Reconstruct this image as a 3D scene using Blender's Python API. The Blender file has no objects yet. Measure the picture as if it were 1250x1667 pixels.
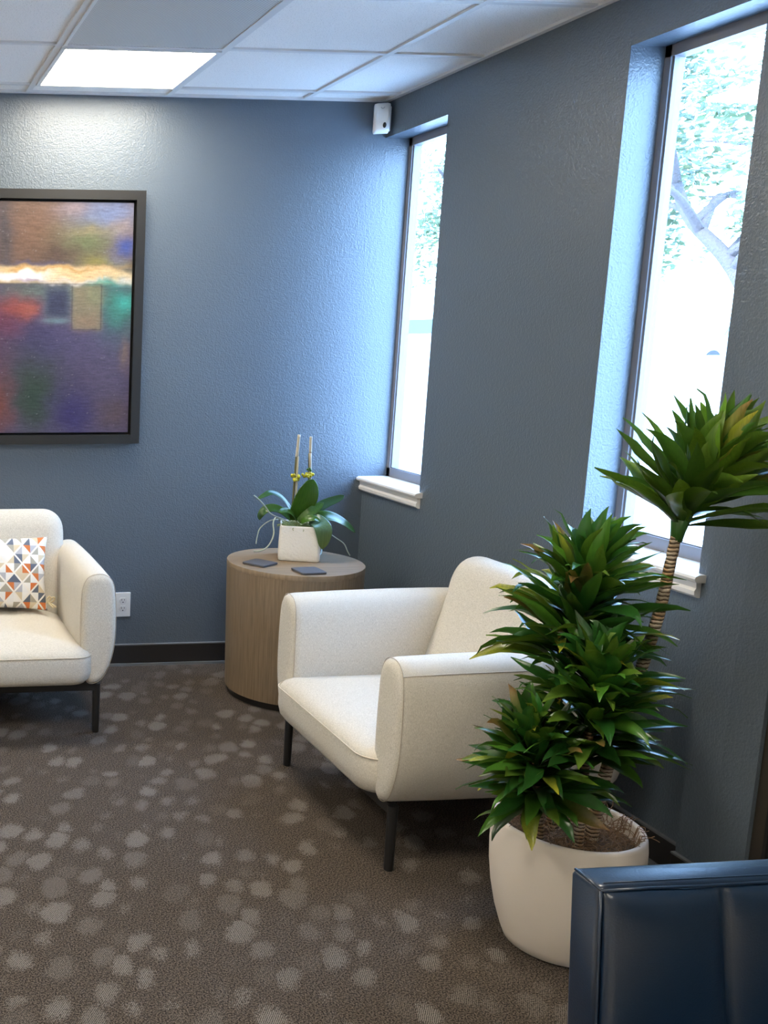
import bpy, bmesh, math, random
import numpy as np
from mathutils import Vector, Matrix, noise as mnoise
random.seed(7)
SC = bpy.context.scene
COL = SC.collection
PI = math.pi

# ------------------------------------------------------------------ camera
F_PX, PX0 = 1696.3, -48.1
CAM = Vector((-2.2902, -4.6241, 1.5402)); YAW, PIT, ROL = 0.0968, -0.1702, 0.0027
fw = Vector((math.sin(YAW)*math.cos(PIT), math.cos(YAW)*math.cos(PIT), math.sin(PIT)))
rt = Vector((math.cos(YAW), -math.sin(YAW), 0)); up = rt.cross(fw)
r2 = rt*math.cos(ROL)+up*math.sin(ROL); u2 = -rt*math.sin(ROL)+up*math.cos(ROL)
cd = bpy.data.cameras.new('camera'); co = bpy.data.objects.new('camera', cd); COL.objects.link(co)
cd.sensor_fit = 'AUTO'; cd.sensor_width = 36; cd.lens = F_PX/1667*36
cd.shift_x = (625-PX0)/1667; cd.clip_start = .05; cd.clip_end = 300
M = Matrix((r2, u2, -fw)).transposed().to_4x4(); M.translation = CAM
co.matrix_world = M; SC.camera = co
# ------------------------------------------------------------------ colour management, world, sun
SC.view_settings.view_transform = 'Standard'; SC.view_settings.look = 'None'
SC.view_settings.exposure = 0.13; SC.view_settings.gamma = 1.0; SC.view_settings.use_curve_mapping = False
W = bpy.data.worlds.new('sky'); SC.world = W; W.use_nodes = True
wn = W.node_tree.nodes; wn.clear()
bg = wn.new('ShaderNodeBackground'); wo = wn.new('ShaderNodeOutputWorld')
tc = wn.new('ShaderNodeTexCoord'); sp = wn.new('ShaderNodeSeparateXYZ'); rp = wn.new('ShaderNodeValToRGB')
W.node_tree.links.new(tc.outputs['Generated'], sp.inputs[0]); W.node_tree.links.new(sp.outputs[2], rp.inputs[0])
rp.color_ramp.elements[0].position = 0.0; rp.color_ramp.elements[0].color = (.41, .645, 1, 1)
rp.color_ramp.elements[1].position = .8; rp.color_ramp.elements[1].color = (.28, .51, 1, 1)
W.node_tree.links.new(rp.outputs[0], bg.inputs[0]); W.node_tree.links.new(bg.outputs[0], wo.inputs[0])
SKY = 25.0; bg.inputs[1].default_value = SKY
PANEL = 26.0
PANEL_COL = (1.0, .91, .75)
sl = bpy.data.lights.new('sun', 'SUN'); sl.energy = 9.0; sl.angle = .02; sl.color = (1, .95, .86)
so = bpy.data.objects.new('sun', sl); COL.objects.link(so)
so.rotation_euler = Vector((.55, .35, -.75)).to_track_quat('-Z', 'Y').to_euler()   # sun stands behind the building

# ------------------------------------------------------------------ material helpers
def mat(name, col=(.5,.5,.5), rough=.5, metal=0, spec=.5, bump=None, emis=None, **kw):
    m = bpy.data.materials.new(name); m.use_nodes = True; nt = m.node_tree
    p = nt.nodes['Principled BSDF']; p.inputs['Base Color'].default_value = (*col, 1)
    p.inputs['Roughness'].default_value = rough; p.inputs['Metallic'].default_value = metal
    p.inputs['Specular IOR Level'].default_value = spec
    for k, v in kw.items(): p.inputs[k.replace('_', ' ')].default_value = v
    if emis: p.inputs['Emission Color'].default_value = (*emis[0], 1); p.inputs['Emission Strength'].default_value = emis[1]
    if bump:
        sc, st, dist = bump
        n = N(m, 'ShaderNodeTexNoise'); n.inputs['Scale'].default_value = sc; n.inputs['Detail'].default_value = 3
        L(m, coords(m), n.inputs['Vector']); addbump(m, n.outputs[0], st, dist)
    return m
def N(m, t): return m.node_tree.nodes.new(t)
def L(m, a, b): m.node_tree.links.new(a, b)
def coords(m, scale=None, rot=(0,0,0)):
    t = N(m, 'ShaderNodeTexCoord')
    if scale is None: return t.outputs['Object']
    mp = N(m, 'ShaderNodeMapping'); mp.inputs['Scale'].default_value = scale; mp.inputs['Rotation'].default_value = rot
    L(m, t.outputs['Object'], mp.inputs[0]); return mp.outputs[0]
def P(m): return m.node_tree.nodes['Principled BSDF']
def addbump(m, h, st, dist):
    b = N(m, 'ShaderNodeBump'); b.inputs['Strength'].default_value = st; b.inputs['Distance'].default_value = dist
    L(m, h, b.inputs['Height']); L(m, b.outputs[0], P(m).inputs['Normal']); return b
def mixc(m, fac, a, b):
    x = N(m, 'ShaderNodeMix'); x.data_type = 'RGBA'
    for s, v in ((x.inputs[0], fac), (x.inputs[6], a), (x.inputs[7], b)):
        if isinstance(v, (tuple, float, int)): s.default_value = (*v, 1) if isinstance(v, tuple) else v
        else: L(m, v, s)
    return x.outputs[2]
def math_(m, op, a, b=None, c=None):
    x = N(m, 'ShaderNodeMath'); x.operation = op
    for i, v in enumerate((a, b, c)):
        if v is None: continue
        if isinstance(v, (int, float)): x.inputs[i].default_value = v
        else: L(m, v, x.inputs[i])
    return x.outputs[0]
def noise(m, vec, scale, detail=3, rough=.5):
    n = N(m, 'ShaderNodeTexNoise'); n.inputs['Scale'].default_value = scale; n.inputs['Detail'].default_value = detail
    n.inputs['Roughness'].default_value = rough; L(m, vec, n.inputs['Vector']); return n.outputs[0]
def ramp(m, fac, stops, interp='LINEAR'):
    r = N(m, 'ShaderNodeValToRGB'); r.color_ramp.interpolation = interp; e = r.color_ramp.elements
    while len(e) < len(stops): e.new(.5)
    for el, (p, c) in zip(e, stops): el.position = p; el.color = (*c, 1) if isinstance(c, tuple) else (c, c, c, 1)
    L(m, fac, r.inputs[0]); return r.outputs[0]
def hexl(h):
    h = h.lstrip('#'); c = [int(h[i:i+2], 16)/255 for i in (0, 2, 4)]
    return tuple(x/12.92 if x <= .04045 else ((x+.055)/1.055)**2.4 for x in c)

# ------------------------------------------------------------------ materials
def wall_mat(name, col):
    m = mat(name, col, .37, spec=.62)
    c = coords(m); n1 = noise(m, c, 150, 2, .5); n2 = noise(m, c, 70, 2, .5)
    h = math_(m, 'ADD', n1, math_(m, 'MULTIPLY', n2, .8)); addbump(m, h, .5, .004)
    return m
M_WALL = wall_mat('slate_wall_paint', (.101, .127, .156))
M_WALLFAR = wall_mat('pale_fill_wall_paint', (.76, .73, .68))  # unseen far walls, made pale to bounce fill light
M_CEIL = mat('acoustic_tile', (.88, .87, .86), .9, spec=.2)
c = coords(M_CEIL); v = noise(M_CEIL, c, 260, 2, .6)
L(M_CEIL, mixc(M_CEIL, ramp(M_CEIL, v, [(.33, 0.0), (.40, 1.0)]), (.5, .5, .5), (.88, .87, .86)), P(M_CEIL).inputs['Base Color'])
addbump(M_CEIL, v, .4, .003)
M_TBAR = mat('grid_white_metal', (.70, .70, .70), .5)
M_PANEL = mat('light_diffuser', (.9, .9, .9), .5, emis=(PANEL_COL, PANEL))
M_GRILLE = mat('perforated_grille', (.50, .50, .49), .5)
vo = N(M_GRILLE, 'ShaderNodeTexVoronoi'); vo.inputs['Scale'].default_value = 130; vo.inputs['Randomness'].default_value = 0
L(M_GRILLE, coords(M_GRILLE, (1,1,1), (0,0,.785)), vo.inputs['Vector'])
L(M_GRILLE, mixc(M_GRILLE, ramp(M_GRILLE, vo.outputs['Distance'], [(.30, 0.0), (.36, 1.0)]), (.10, .10, .10), (.62, .62, .61)), P(M_GRILLE).inputs['Base Color'])
M_BASE = mat('dark_rubber_baseboard', (.022, .020, .020), .45)
M_CAULK = mat('grey_bead', (.16, .17, .18), .5)
M_SILL = mat('white_sill_paint', (.78, .75, .71), .4, bump=(30, .1, .002))
M_FRAMEW = mat('grey_aluminium_window', (.22, .22, .24), .5, metal=.2)
M_BRONZE = mat('bronze_aluminium_door', (.10, .085, .07), .38, metal=.7)
M_GASKET = mat('black_gasket', (.012, .012, .012), .6)
M_GLASS = bpy.data.materials.new('window_glass'); M_GLASS.use_nodes = True
_n = M_GLASS.node_tree.nodes; _n.clear()
_t = _n.new('ShaderNodeBsdfTransparent'); _t.inputs[0].default_value = (.93, .96, .95, 1)
_g = _n.new('ShaderNodeBsdfGlossy'); _g.inputs['Roughness'].default_value = .02
_mx = _n.new('ShaderNodeMixShader'); _mx.inputs[0].default_value = .06; _o = _n.new('ShaderNodeOutputMaterial')
for a, b in ((_t.outputs[0], _mx.inputs[1]), (_g.outputs[0], _mx.inputs[2]), (_mx.outputs[0], _o.inputs[0])): M_GLASS.node_tree.links.new(a, b)

M_TINT = M_GLASS.copy(); M_TINT.name = 'darkened_bronze_glass'  # door glass darkened to keep blue daylight off the near armchair
for n_ in M_TINT.node_tree.nodes:
    if n_.type == 'BSDF_TRANSPARENT': n_.inputs[0].default_value = (.13, .11, .09, 1)
# carpet: taupe loop pile with clustered paler dots
M_CARPET = mat('dotted_taupe_carpet', (.07, .055, .045), .95, spec=.15)
def carpet():
    m = M_CARPET; t = N(m, 'ShaderNodeTexCoord').outputs['Object']
    mp = N(m, 'ShaderNodeMapping'); m0 = N(m, 'ShaderNodeMapping'); m0.inputs['Rotation'].default_value = (0, 0, math.radians(-58)); L(m, t, m0.inputs[0]); mp.inputs['Scale'].default_value = (8.2, 13.0, 1); L(m, m0.outputs[0], mp.inputs[0])
    wv = N(m, 'ShaderNodeTexNoise'); wv.inputs['Scale'].default_value = 2.2; wv.inputs['Detail'].default_value = 1; L(m, t, wv.inputs['Vector'])
    ad = N(m, 'ShaderNodeVectorMath'); ad.operation = 'MULTIPLY_ADD'; L(m, wv.outputs['Color'], ad.inputs[0]); ad.inputs[1].default_value = (.9, .9, 0); L(m, mp.outputs[0], ad.inputs[2])
    w2 = N(m, 'ShaderNodeTexNoise'); w2.inputs['Scale'].default_value = 16; w2.inputs['Detail'].default_value = 2; L(m, t, w2.inputs['Vector'])
    a2 = N(m, 'ShaderNodeVectorMath'); a2.operation = 'MULTIPLY_ADD'; L(m, w2.outputs['Color'], a2.inputs[0]); a2.inputs[1].default_value = (.55, .55, 0); L(m, ad.outputs[0], a2.inputs[2])
    vr = N(m, 'ShaderNodeTexVoronoi'); vr.inputs['Scale'].default_value = 1; vr.inputs['Randomness'].default_value = .55; L(m, a2.outputs[0], vr.inputs['Vector'])
    sc = N(m, 'ShaderNodeSeparateColor'); L(m, vr.outputs['Color'], sc.inputs[0])
    rad = math_(m, 'MULTIPLY_ADD', sc.outputs[0], .17, .32)
    d = math_(m, 'SUBTRACT', rad, vr.outputs['Distance'])
    edge = noise(m, t, 160, 2, .6)
    d = math_(m, 'ADD', d, math_(m, 'MULTIPLY', math_(m, 'SUBTRACT', edge, .5), .75))
    k = ramp(m, math_(m, 'ADD', d, .5), [(.44, 0.0), (.60, 1.0)])
    big = noise(m, t, 1.6, 1)
    amp = math_(m, 'MULTIPLY', ramp(m, sc.outputs[1], [(.05, .2), (.6, .8)]), ramp(m, big, [(.32, .35), (.48, 1.0)]))
    k = math_(m, 'MULTIPLY', k, amp)
    fine = noise(m, t, 250, 1, .6)
    fine2 = noise(m, t, 180, 2, .6)
    wave = N(m, 'ShaderNodeTexWave'); wave.inputs['Scale'].default_value = 75; wave.inputs['Distortion'].default_value = 2.5; wave.inputs['Detail'].default_value = 1
    mq = N(m, 'ShaderNodeMapping'); mq.inputs['Rotation'].default_value = (0, 0, .6); L(m, t, mq.inputs[0]); L(m, mq.outputs[0], wave.inputs['Vector'])
    base = mixc(m, ramp(m, fine, [(.40, 0.0), (.62, 1.0)]), (.020, .016, .013), (.138, .109, .086))
    dots = mixc(m, ramp(m, math_(m, 'ADD', math_(m, 'MULTIPLY', wave.outputs['Fac'], .45), math_(m, 'MULTIPLY', fine, .55)), [(.3, 0.0), (.62, 1.0)]), (.045, .038, .033), (.27, .24, .21))
    L(m, mixc(m, k, base, dots), P(m).inputs['Base Color'])
    addbump(m, math_(m, 'ADD', fine, fine2), .6, .004)
carpet()

# cream upholstery
def fabric(name, a, b, rough=.9):
    m = mat(name, a, rough, spec=.25); c = coords(m, (1, 1, 1))
    w1 = noise(m, coords(m, (160, 1400, 1400)), 1, 2); w2 = noise(m, coords(m, (1400, 1400, 160)), 1, 2)
    f = math_(m, 'MULTIPLY', math_(m, 'ADD', w1, w2), .5)
    L(m, mixc(m, ramp(m, f, [(.42, 0.0), (.56, 1.0)]), a, b), P(m).inputs['Base Color'])
    addbump(m, f, .3, .002)
    P(m).inputs['Sheen Weight'].default_value = .05
    return m
M_CREAM = fabric('cream_woven_upholstery', (.47, .435, .375), (.73, .69, .615))
M_PIPE = mat('cream_piping', (.60, .54, .45), .8)
M_SEAM = mat('seam_thread', (.46, .40, .32), .9)  # tan thread, darker than the cream cloth
M_BLACK = mat('black_powdercoat', (.012, .012, .013), .45)
# oak
def oak(name, top=False):
    m = mat(name, (.3, .23, .16), .55, spec=.35); t = N(m, 'ShaderNodeTexCoord').outputs['Object']
    mp = N(m, 'ShaderNodeMapping'); mp.inputs['Scale'].default_value = (6, 110, 6) if top else (190, 190, 5); L(m, t, mp.inputs[0])
    n1 = noise(m, mp.outputs[0], 1, 4, .6); n2 = noise(m, t, 6, 2)
    cc = mixc(m, ramp(m, n1, [(.35, 0.0), (.65, 1.0)]), (.195, .134, .077), (.290, .206, .126))
    cc = mixc(m, ramp(m, n2, [(.3, 0.0), (.8, .45)]), cc, (.20, .155, .11))
    L(m, cc, P(m).inputs['Base Color']); addbump(m, n1, .25, .002); return m
M_OAK = oak('limed_oak'); M_OAKTOP = oak('limed_oak_top', True)
M_PLINTH = mat('dark_plinth_metal', (.03, .027, .027), .35, metal=.5)
M_SLATE = mat('slate_coaster', (.075, .075, .085), .7, bump=(60, .5, .003))
M_CERAMIC = mat('white_textured_ceramic', (.82, .79, .73), .7, bump=(95, .7, .004))
M_POT = mat('matte_white_planter', (.80, .72, .635), .75, bump=(300, .15, .001))
M_ORCHID = mat('orchid_leaf', (.05, .14, .02), .32, spec=.5)
def leafmat(name, trans, tcol=(.22, .36, .02)):
    m = mat(name, (.03, .09, .02), .28, spec=.5); at = N(m, 'ShaderNodeAttribute'); at.attribute_name = 'Col'
    nz = noise(m, coords(m, (220, 220, 8)), 1, 1)
    cc = mixc(m, ramp(m, nz, [(.35, 0.0), (.7, .35)]), at.outputs['Color'], (.01, .035, .008))
    L(m, cc, P(m).inputs['Base Color'])
    tr = N(m, 'ShaderNodeBsdfTranslucent'); br = N(m, 'ShaderNodeMix'); 
    L(m, mixc(m, .5, at.outputs['Color'], tcol), tr.inputs[0])
    mx = N(m, 'ShaderNodeMixShader'); mx.inputs[0].default_value = trans
    L(m, P(m).outputs[0], mx.inputs[1]); L(m, tr.outputs[0], mx.inputs[2]); L(m, mx.outputs[0], m.node_tree.nodes['Material Output'].inputs[0])
    m.node_tree.nodes.remove(br); return m
M_LEAF = leafmat('glossy_dracaena_leaf', .16)
M_OLEAF = leafmat('glossy_orchid_leaf', .12)
M_TRUNK = mat('ringed_tan_trunk', (.34, .23, .13), .8)
def trunkmat():
    m = M_TRUNK; w = N(m, 'ShaderNodeTexWave'); w.bands_direction = 'Z'; w.inputs['Scale'].default_value = 32; w.inputs['Distortion'].default_value = 3.0; w.inputs['Detail'].default_value = 3; w.inputs['Detail Scale'].default_value = 2
    L(m, coords(m), w.inputs['Vector'])
    n1 = noise(m, coords(m), 25, 2)
    hi = mixc(m, ramp(m, n1, [(.4, 0.0), (.6, 1.0)]), (.42, .26, .13), (.50, .42, .32))
    L(m, mixc(m, ramp(m, w.outputs['Fac'], [(.15, 0.0), (.4, 1.0)]), (.09, .055, .03), hi), P(m).inputs['Base Color']); addbump(m, w.outputs['Fac'], .7, .004)
trunkmat()
M_FIBRE = mat('brown_coco_fibre', (.26, .155, .085), .85)
M_SOIL = mat('dark_fibre_bed', (.12, .07, .04), .95, bump=(90, 1.0, .02))
M_SMOSS = mat('pale_green_moss', (.22, .26, .10), .9)
M_ROOT = mat('silvery_air_root', (.42, .46, .36), .6)
M_STAKE = mat('pale_bamboo_stake', (.55, .50, .38), .6)
M_STEMD = mat('dried_flower_stem', (.13, .12, .05), .6)
M_YEL = mat('yellow_stem_clip', (.55, .50, .03), .6)
M_NAVY = mat('navy_leather', (.004, .017, .046), .28, spec=.8, bump=(350, .15, .002))
M_NAVYTH = mat('navy_thread', (.008, .012, .02), .6)
M_FRAME = mat('charcoal_picture_frame', (.011, .0105, .010), .5)
M_FGAP = mat('black_frame_recess', (.004, .004, .004), .8)
M_PLASTIC = mat('white_plastic', (.74, .73, .70), .4)
M_PLASTIC2 = mat('white_receptacle', (.66, .65, .63), .35)
M_DARK = mat('dark_slot', (.01, .01, .01), .5)
M_CLEAR = mat('chrome_screw', (.5, .5, .5), .3, metal=1)
M_PAVE = mat('pale_concrete_paving', (.58, .56, .53), .9, bump=(20, .3, .01))
M_BARK = mat('grey_brown_bark', (.075, .06, .06), .9, bump=(25, 1, .03))
M_TREEL = leafmat('outdoor_tree_leaf', .35, (.17, .21, .12))
M_CARP = mat('silver_car_paint', (.55, .58, .60), .3, metal=.3)
M_CARG = mat('dark_car_glass', (.05, .10, .11), .1)
M_TYRE = mat('tyre_rubber', (.03, .03, .03), .8)
M_ROPE = mat('cream_rope', (.62, .52, .34), .85)

# ------------------------------------------------------------------ mesh helpers
def obj(name, bm, m=None, parent=None, smooth=False, loc=None, angle=None, recalc=True):
    if recalc: bmesh.ops.recalc_face_normals(bm, faces=bm.faces)
    me = bpy.data.meshes.new(name); bm.to_mesh(me); bm.free()
    o = bpy.data.objects.new(name, me); COL.objects.link(o)
    if isinstance(m, (list, tuple)):
        for x in m: me.materials.append(x)
    elif m: me.materials.append(m)
    if smooth:
        for p in me.polygons: p.use_smooth = True
        if angle:
            try: me.set_sharp_from_angle(angle=math.radians(angle))
            except Exception: pass
    if parent: o.parent = parent
    if loc is not None: o.location = loc
    return o
def tag(o, label, cat, group=None, kind=None):
    o['label'] = label; o['category'] = cat
    if group: o['group'] = group
    if kind: o['kind'] = kind
    return o
def thing(name, label, cat, loc=(0,0,0), rz=0, group=None):
    o = bpy.data.objects.new(name, None); o.empty_display_size = .05; COL.objects.link(o)
    o.location = loc; o.rotation_euler = (0, 0, rz); return tag(o, label, cat, group)
def struct(name, bm, m, parent=None, **k):
    o = obj(name, bm, m, parent, **k)
    if not parent: o['kind'] = 'structure'
    return o
def box(bm, x0, x1, y0, y1, z0, z1, bev=0, seg=2):
    g = bmesh.ops.create_cube(bm, size=1, matrix=Matrix.Translation(((x0+x1)/2, (y0+y1)/2, (z0+z1)/2)) @ Matrix.Diagonal((abs(x1-x0), abs(y1-y0), abs(z1-z0), 1)))
    if bev:
        vs = set(g['verts']); es = [e for e in bm.edges if e.verts[0] in vs and e.verts[1] in vs]
        bmesh.ops.bevel(bm, geom=es, offset=bev, segments=seg, affect='EDGES', profile=.5)
    return bm
def bx(*a, **k): return box(bmesh.new(), *a, **k)
def catmull(pts, n, closed=False):
    pts = [Vector(p) for p in pts]; out = []; m = len(pts)
    segs = m if closed else m-1
    for i in range(segs):
        g = lambda j: pts[j % m] if closed else pts[max(0, min(m-1, j))]
        p0, p1, p2, p3 = g(i-1), g(i), g(i+1), g(i+2)
        for k in range(n):
            t = k/n
            out.append(.5*((2*p1)+(p2-p0)*t+(2*p0-5*p1+4*p2-p3)*t*t+(3*p1-p0-3*p2+p3)*t**3))
    if not closed: out.append(pts[-1].copy())
    return out
def loft(bm, rings, cap=True, closed=True):
    vs = [[bm.verts.new(p) for p in r] for r in rings]; n = len(vs[0])
    for a, b in zip(vs, vs[1:]):
        for i in range(n if closed else n-1):
            j = (i+1) % n; bm.faces.new((a[i], a[j], b[j], b[i]))
    if cap: bm.faces.new(vs[0][::-1]); bm.faces.new(vs[-1])
    return bm
def tube(bm, pts, rad, n=8, closed=False):
    pts = [Vector(p) for p in pts]; m = len(pts); rings = []
    ref = None
    for i, p in enumerate(pts):
        d = (pts[(i+1) % m]-pts[i-1]) if closed else (pts[min(i+1, m-1)]-pts[max(i-1, 0)])
        d = d.normalized() if d.length > 1e-9 else Vector((0,0,1))
        if ref is None: ref = d.orthogonal().normalized()
        ref = ref-d*ref.dot(d); ref = ref.normalized() if ref.length > 1e-6 else d.orthogonal().normalized()
        b = d.cross(ref); r = rad(i/(m-1)) if callable(rad) else rad
        rings.append([p+(ref*math.cos(2*PI*k/n)+b*math.sin(2*PI*k/n))*r for k in range(n)])
    if closed: rings.append(rings[0][:]); return loft(bm, rings, False)
    return loft(bm, rings, True)
def lathe(bm, prof, n=64):
    rings = [[Vector((max(r, 1e-4)*math.cos(2*PI*k/n), max(r, 1e-4)*math.sin(2*PI*k/n), z)) for k in range(n)] for r, z in prof]
    return loft(bm, rings, True)
def rrect(hx, hy0, hy1, r, n=6):
    """rounded rectangle outline in plan, x half width hx, y from hy0 to hy1"""
    out = []
    for cx, cy, a in ((hx-r, hy1-r, 0), (-hx+r, hy1-r, 90), (-hx+r, hy0+r, 180), (hx-r, hy0+r, 270)):
        for k in range(n+1):
            t = math.radians(a+90*k/n); out.append((cx+r*math.cos(t), cy+r*math.sin(t)))
    return out
def copy_tree(o, loc, rz, label, parent=None, group=None):
    c = o.copy(); COL.objects.link(c)
    if parent is None:
        c.location = loc; c.rotation_euler = (0, 0, rz); c['label'] = label
        if group: c['group'] = group
    else: c.parent = parent
    for ch in o.children: copy_tree(ch, None, None, None, c)
    return c

# ================================================================== SETTING
H = 2.55
XL, YB = -5.4, -7.6
WT = .165
struct('floor', bx(XL-.1, .30, YB-.1, .10, -.10, 0), M_CARPET)
M_TILE = mat('pale_bounce_tile', (.82, .79, .74), .35)
bm = bmesh.new(); box(bm, XL, -2.9, YB, 0, .0, .005); box(bm, -2.9, 0, YB, -4.6, .0, .005)  # unseen pale floor added to bounce light up to the ceiling
struct('floor_bounce_tile', bm, M_TILE)
struct('wall_back', bx(XL, WT, 0, .12, 0, H+.12), M_WALL)
struct('wall_left', bx(XL-.1, XL, YB, .12, 0, H+.12), M_WALLFAR)
struct('wall_front', bx(XL, .30, YB-.1, YB, 0, H+.12), M_WALLFAR)
# right wall with two deep window openings and the storefront door opening
ZS, ZT = .865, 2.395
W1a, W1b = 0.0, -.505
W2a, W2b = -1.512, -2.004
DO0, DO1, DZ = -2.30, -3.95, 2.20
WT = .165
bm = bmesh.new()
box(bm, 0, WT, 0, YB, ZT, H+.12)
box(bm, 0, WT, 0, DO0, 0, ZS)
box(bm, 0, WT, W1b, W2a, ZS, ZT); box(bm, 0, WT, W2b, DO0, ZS, ZT)
box(bm, 0, WT, DO0, DO1, DZ, ZT)
box(bm, 0, WT, DO1, YB, 0, ZT)
struct('wall_right', bm, M_WALL)
# shallow pilaster that stands proud of the right wall beside the door
bm = bmesh.new()
loft(bm, [[Vector((x, y, z)) for x, y in ((.0, -2.085), (-.042, -2.09), (-.042, -2.205), (-.030, -2.30), (.0, -2.30))] for z in (0, H)])
struct('wall_pilaster', bm, M_WALL)
# ceiling
cols = [-.383-.6096*k for k in range(0, 9)]
rows = [-.142-.6096*k for k in range(0, 13)]
bm = bx(XL-.1, .30, YB-.1, .12, H+.004, H+.12)
ceil = struct('ceiling', bm, M_CEIL)
bm = bmesh.new(); tw = .012
for cx_ in cols: box(bm, cx_-tw, cx_+tw, YB, 0, H-.004, H+.006)
for ry in rows:
    xs = [0]+cols+[XL]
    for a, b in zip(xs, xs[1:]): box(bm, a-tw if a else a, b+tw, ry-tw, ry+tw, H-.0035, H+.006)
struct('ceiling_grid', bm, M_TBAR)
bm = bmesh.new()
box(bm, XL, 0, -.022, 0, H-.006, H+.006); box(bm, -.022, 0, YB, -.022, H-.006, H+.006); box(bm, XL, XL+.022, YB, -.022, H-.006, H+.006)
struct('trim_1', bm, M_TBAR)
# baseboards
def baseboard(name, x0, x1, y0, y1, ax):
    bm = bmesh.new()
    box(bm, x0, x1, y0, y1, .012, .100, .002)
    o = struct(name, bm, M_BASE)
    bm = bmesh.new(); e = .004
    if ax == 'y': box(bm, x0, x1, y0-.002, y1, .0985, .104); box(bm, x0, x1, y0-.007, y1, 0, .011)
    else: box(bm, x0-.002, x1, y0, y1, .0985, .104); box(bm, x0-.007, x1, y0, y1, 0, .011)
    obj('caulk_bead', bm, M_CAULK, o)
baseboard('baseboard_back', XL, -.0, -.010, 0, 'y')
baseboard('baseboard_right', -.010, 0, -2.08, -.012, 'x')
baseboard('baseboard_pilaster', -.054, -.043, -2.205, -2.09, 'x')

# windows: aluminium frame + pane, white stool with apron
def window(i, ya, yb):
    X0, X1, t = .112, .158, .026
    bm = bmesh.new()
    box(bm, X0, X1, ya-t, ya, ZS+.02, ZT); box(bm, X0, X1, yb, yb+t, ZS+.02, ZT)
    box(bm, X0, X1, yb, ya, ZT-.034, ZT); box(bm, X0, X1, yb, ya, ZS+.018, ZS+.062)
    w = struct('window_%d' % i, bm, M_FRAMEW)
    bm = bmesh.new(); g = .008
    box(bm, X0+.006, X0+.022, ya-t-g, ya-t, ZS+.062, ZT-.034); box(bm, X0+.006, X0+.022, yb+t, yb+t+g, ZS+.062, ZT-.034)
    box(bm, X0+.006, X0+.022, yb+t, ya-t, ZS+.062, ZS+.066)
    obj('gasket', bm, M_FRAMEW, w)
    obj('glass_pane', bx(X0+.018, X0+.021, yb+t*.7, ya-t*.7, ZS+.055, ZT-.028), M_GLASS, w)
def sill(i, ya, yb, near):
    bm = bmesh.new(); horn = .028
    y1 = ya if near else ya+horn; y0 = yb-horn
    prof = [(.112, ZS+.0), (.112, ZS+.022), (-.022, ZS+.022), (-.031, ZS+.018), (-.034, ZS+.011), (-.031, ZS+.004), (-.022, ZS+.0)]
    # stool: inside the opening it runs to the frame, the horns stop on the wall face
    loft(bm, [[Vector((x, y, z)) for x, z in prof] for y in (yb, ya)])
    hp = [(0, ZS+.0), (0, ZS+.022), (-.022, ZS+.022), (-.031, ZS+.018), (-.034, ZS+.011), (-.031, ZS+.004), (-.022, ZS+.0)]
    loft(bm, [[Vector((x, y, z)) for x, z in hp] for y in (y0, yb)])
    if not near: loft(bm, [[Vector((x, y, z)) for x, z in hp] for y in (ya, y1)])
    s = struct('trim_%d' % (i+1), bm, M_SILL)
    bm = bmesh.new(); ap = [(0, ZS), (-.016, ZS), (-.014, ZS-.018), (-.019, ZS-.026), (-.018, ZS-.038), (-.008, ZS-.046), (0, ZS-.046)]
    loft(bm, [[Vector((x, y, z)) for x, z in ap] for y in (y0+.014, y1-(.0 if near else .014))])
    obj('apron', bm, M_SILL, s)
window(1, W1a, W1b); window(2, W2a, W2b)
sill(1, W1a, W1b, True); sill(2, W2a, W2b, False)

# storefront door beside the pilaster
bm = bmesh.new()
box(bm, -.02, .06, DO0-.035, DO0, 0, DZ, .002); box(bm, -.02, .06, DO1, DO1+.04, 0, DZ, .002); box(bm, -.02, .06, DO1, DO0, DZ-.04, DZ, .002)
door = struct('door_1', bm, M_BRONZE)
bm = bmesh.new()
box(bm, -.012, .035, DO0-.095, DO0-.045, .02, DZ-.05, .003); box(bm, -.012, .035, DO1+.05, DO1+.10, .02, DZ-.05, .003)
box(bm, -.012, .035, DO1+.05, DO0-.045, .02, .53, .003); box(bm, -.012, .035, DO1+.05, DO0-.045, DZ-.11, DZ-.05, .003)
obj('door_leaf_frame', bm, M_BRONZE, door)
bm = bmesh.new(); box(bm, -.018, .03, DO0-.045, DO0-.035, .0, DZ-.04)
obj('weather_strip', bm, M_GASKET, door)
obj('door_glass', bx(.008, .012, DO1+.09, DO0-.09, .5, DZ-.09), M_TINT, door)

# ------------------------------------------------------------------ ceiling lights, vent
def ceiling_light(ci, ri, label):
    x1, x0 = cols[ci]-tw, cols[ci+1]+tw; y1, y0 = rows[ri]-tw, rows[ri+1]+tw
    t = thing('ceiling_light', label, 'ceiling light', ((x0+x1)/2, (y0+y1)/2, H))
    hx, hy = (x1-x0)/2, (y1-y0)/2; bm = bmesh.new(); e = .016
    for a in ((-hx, hx, hy-e, hy), (-hx, hx, -hy, -hy+e), (-hx, -hx+e, -hy+e, hy-e), (hx-e, hx, -hy+e, hy-e)): box(bm, *a, -.010, .004)
    obj('frame', bm, M_TBAR, t)
    obj('diffuser', bx(-hx+e, hx-e, -hy+e, hy-e, -.006, .0035), M_PANEL, t)
ceiling_light(1, 0, 'bright square recessed ceiling light panel near the back wall, above the painting')
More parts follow.
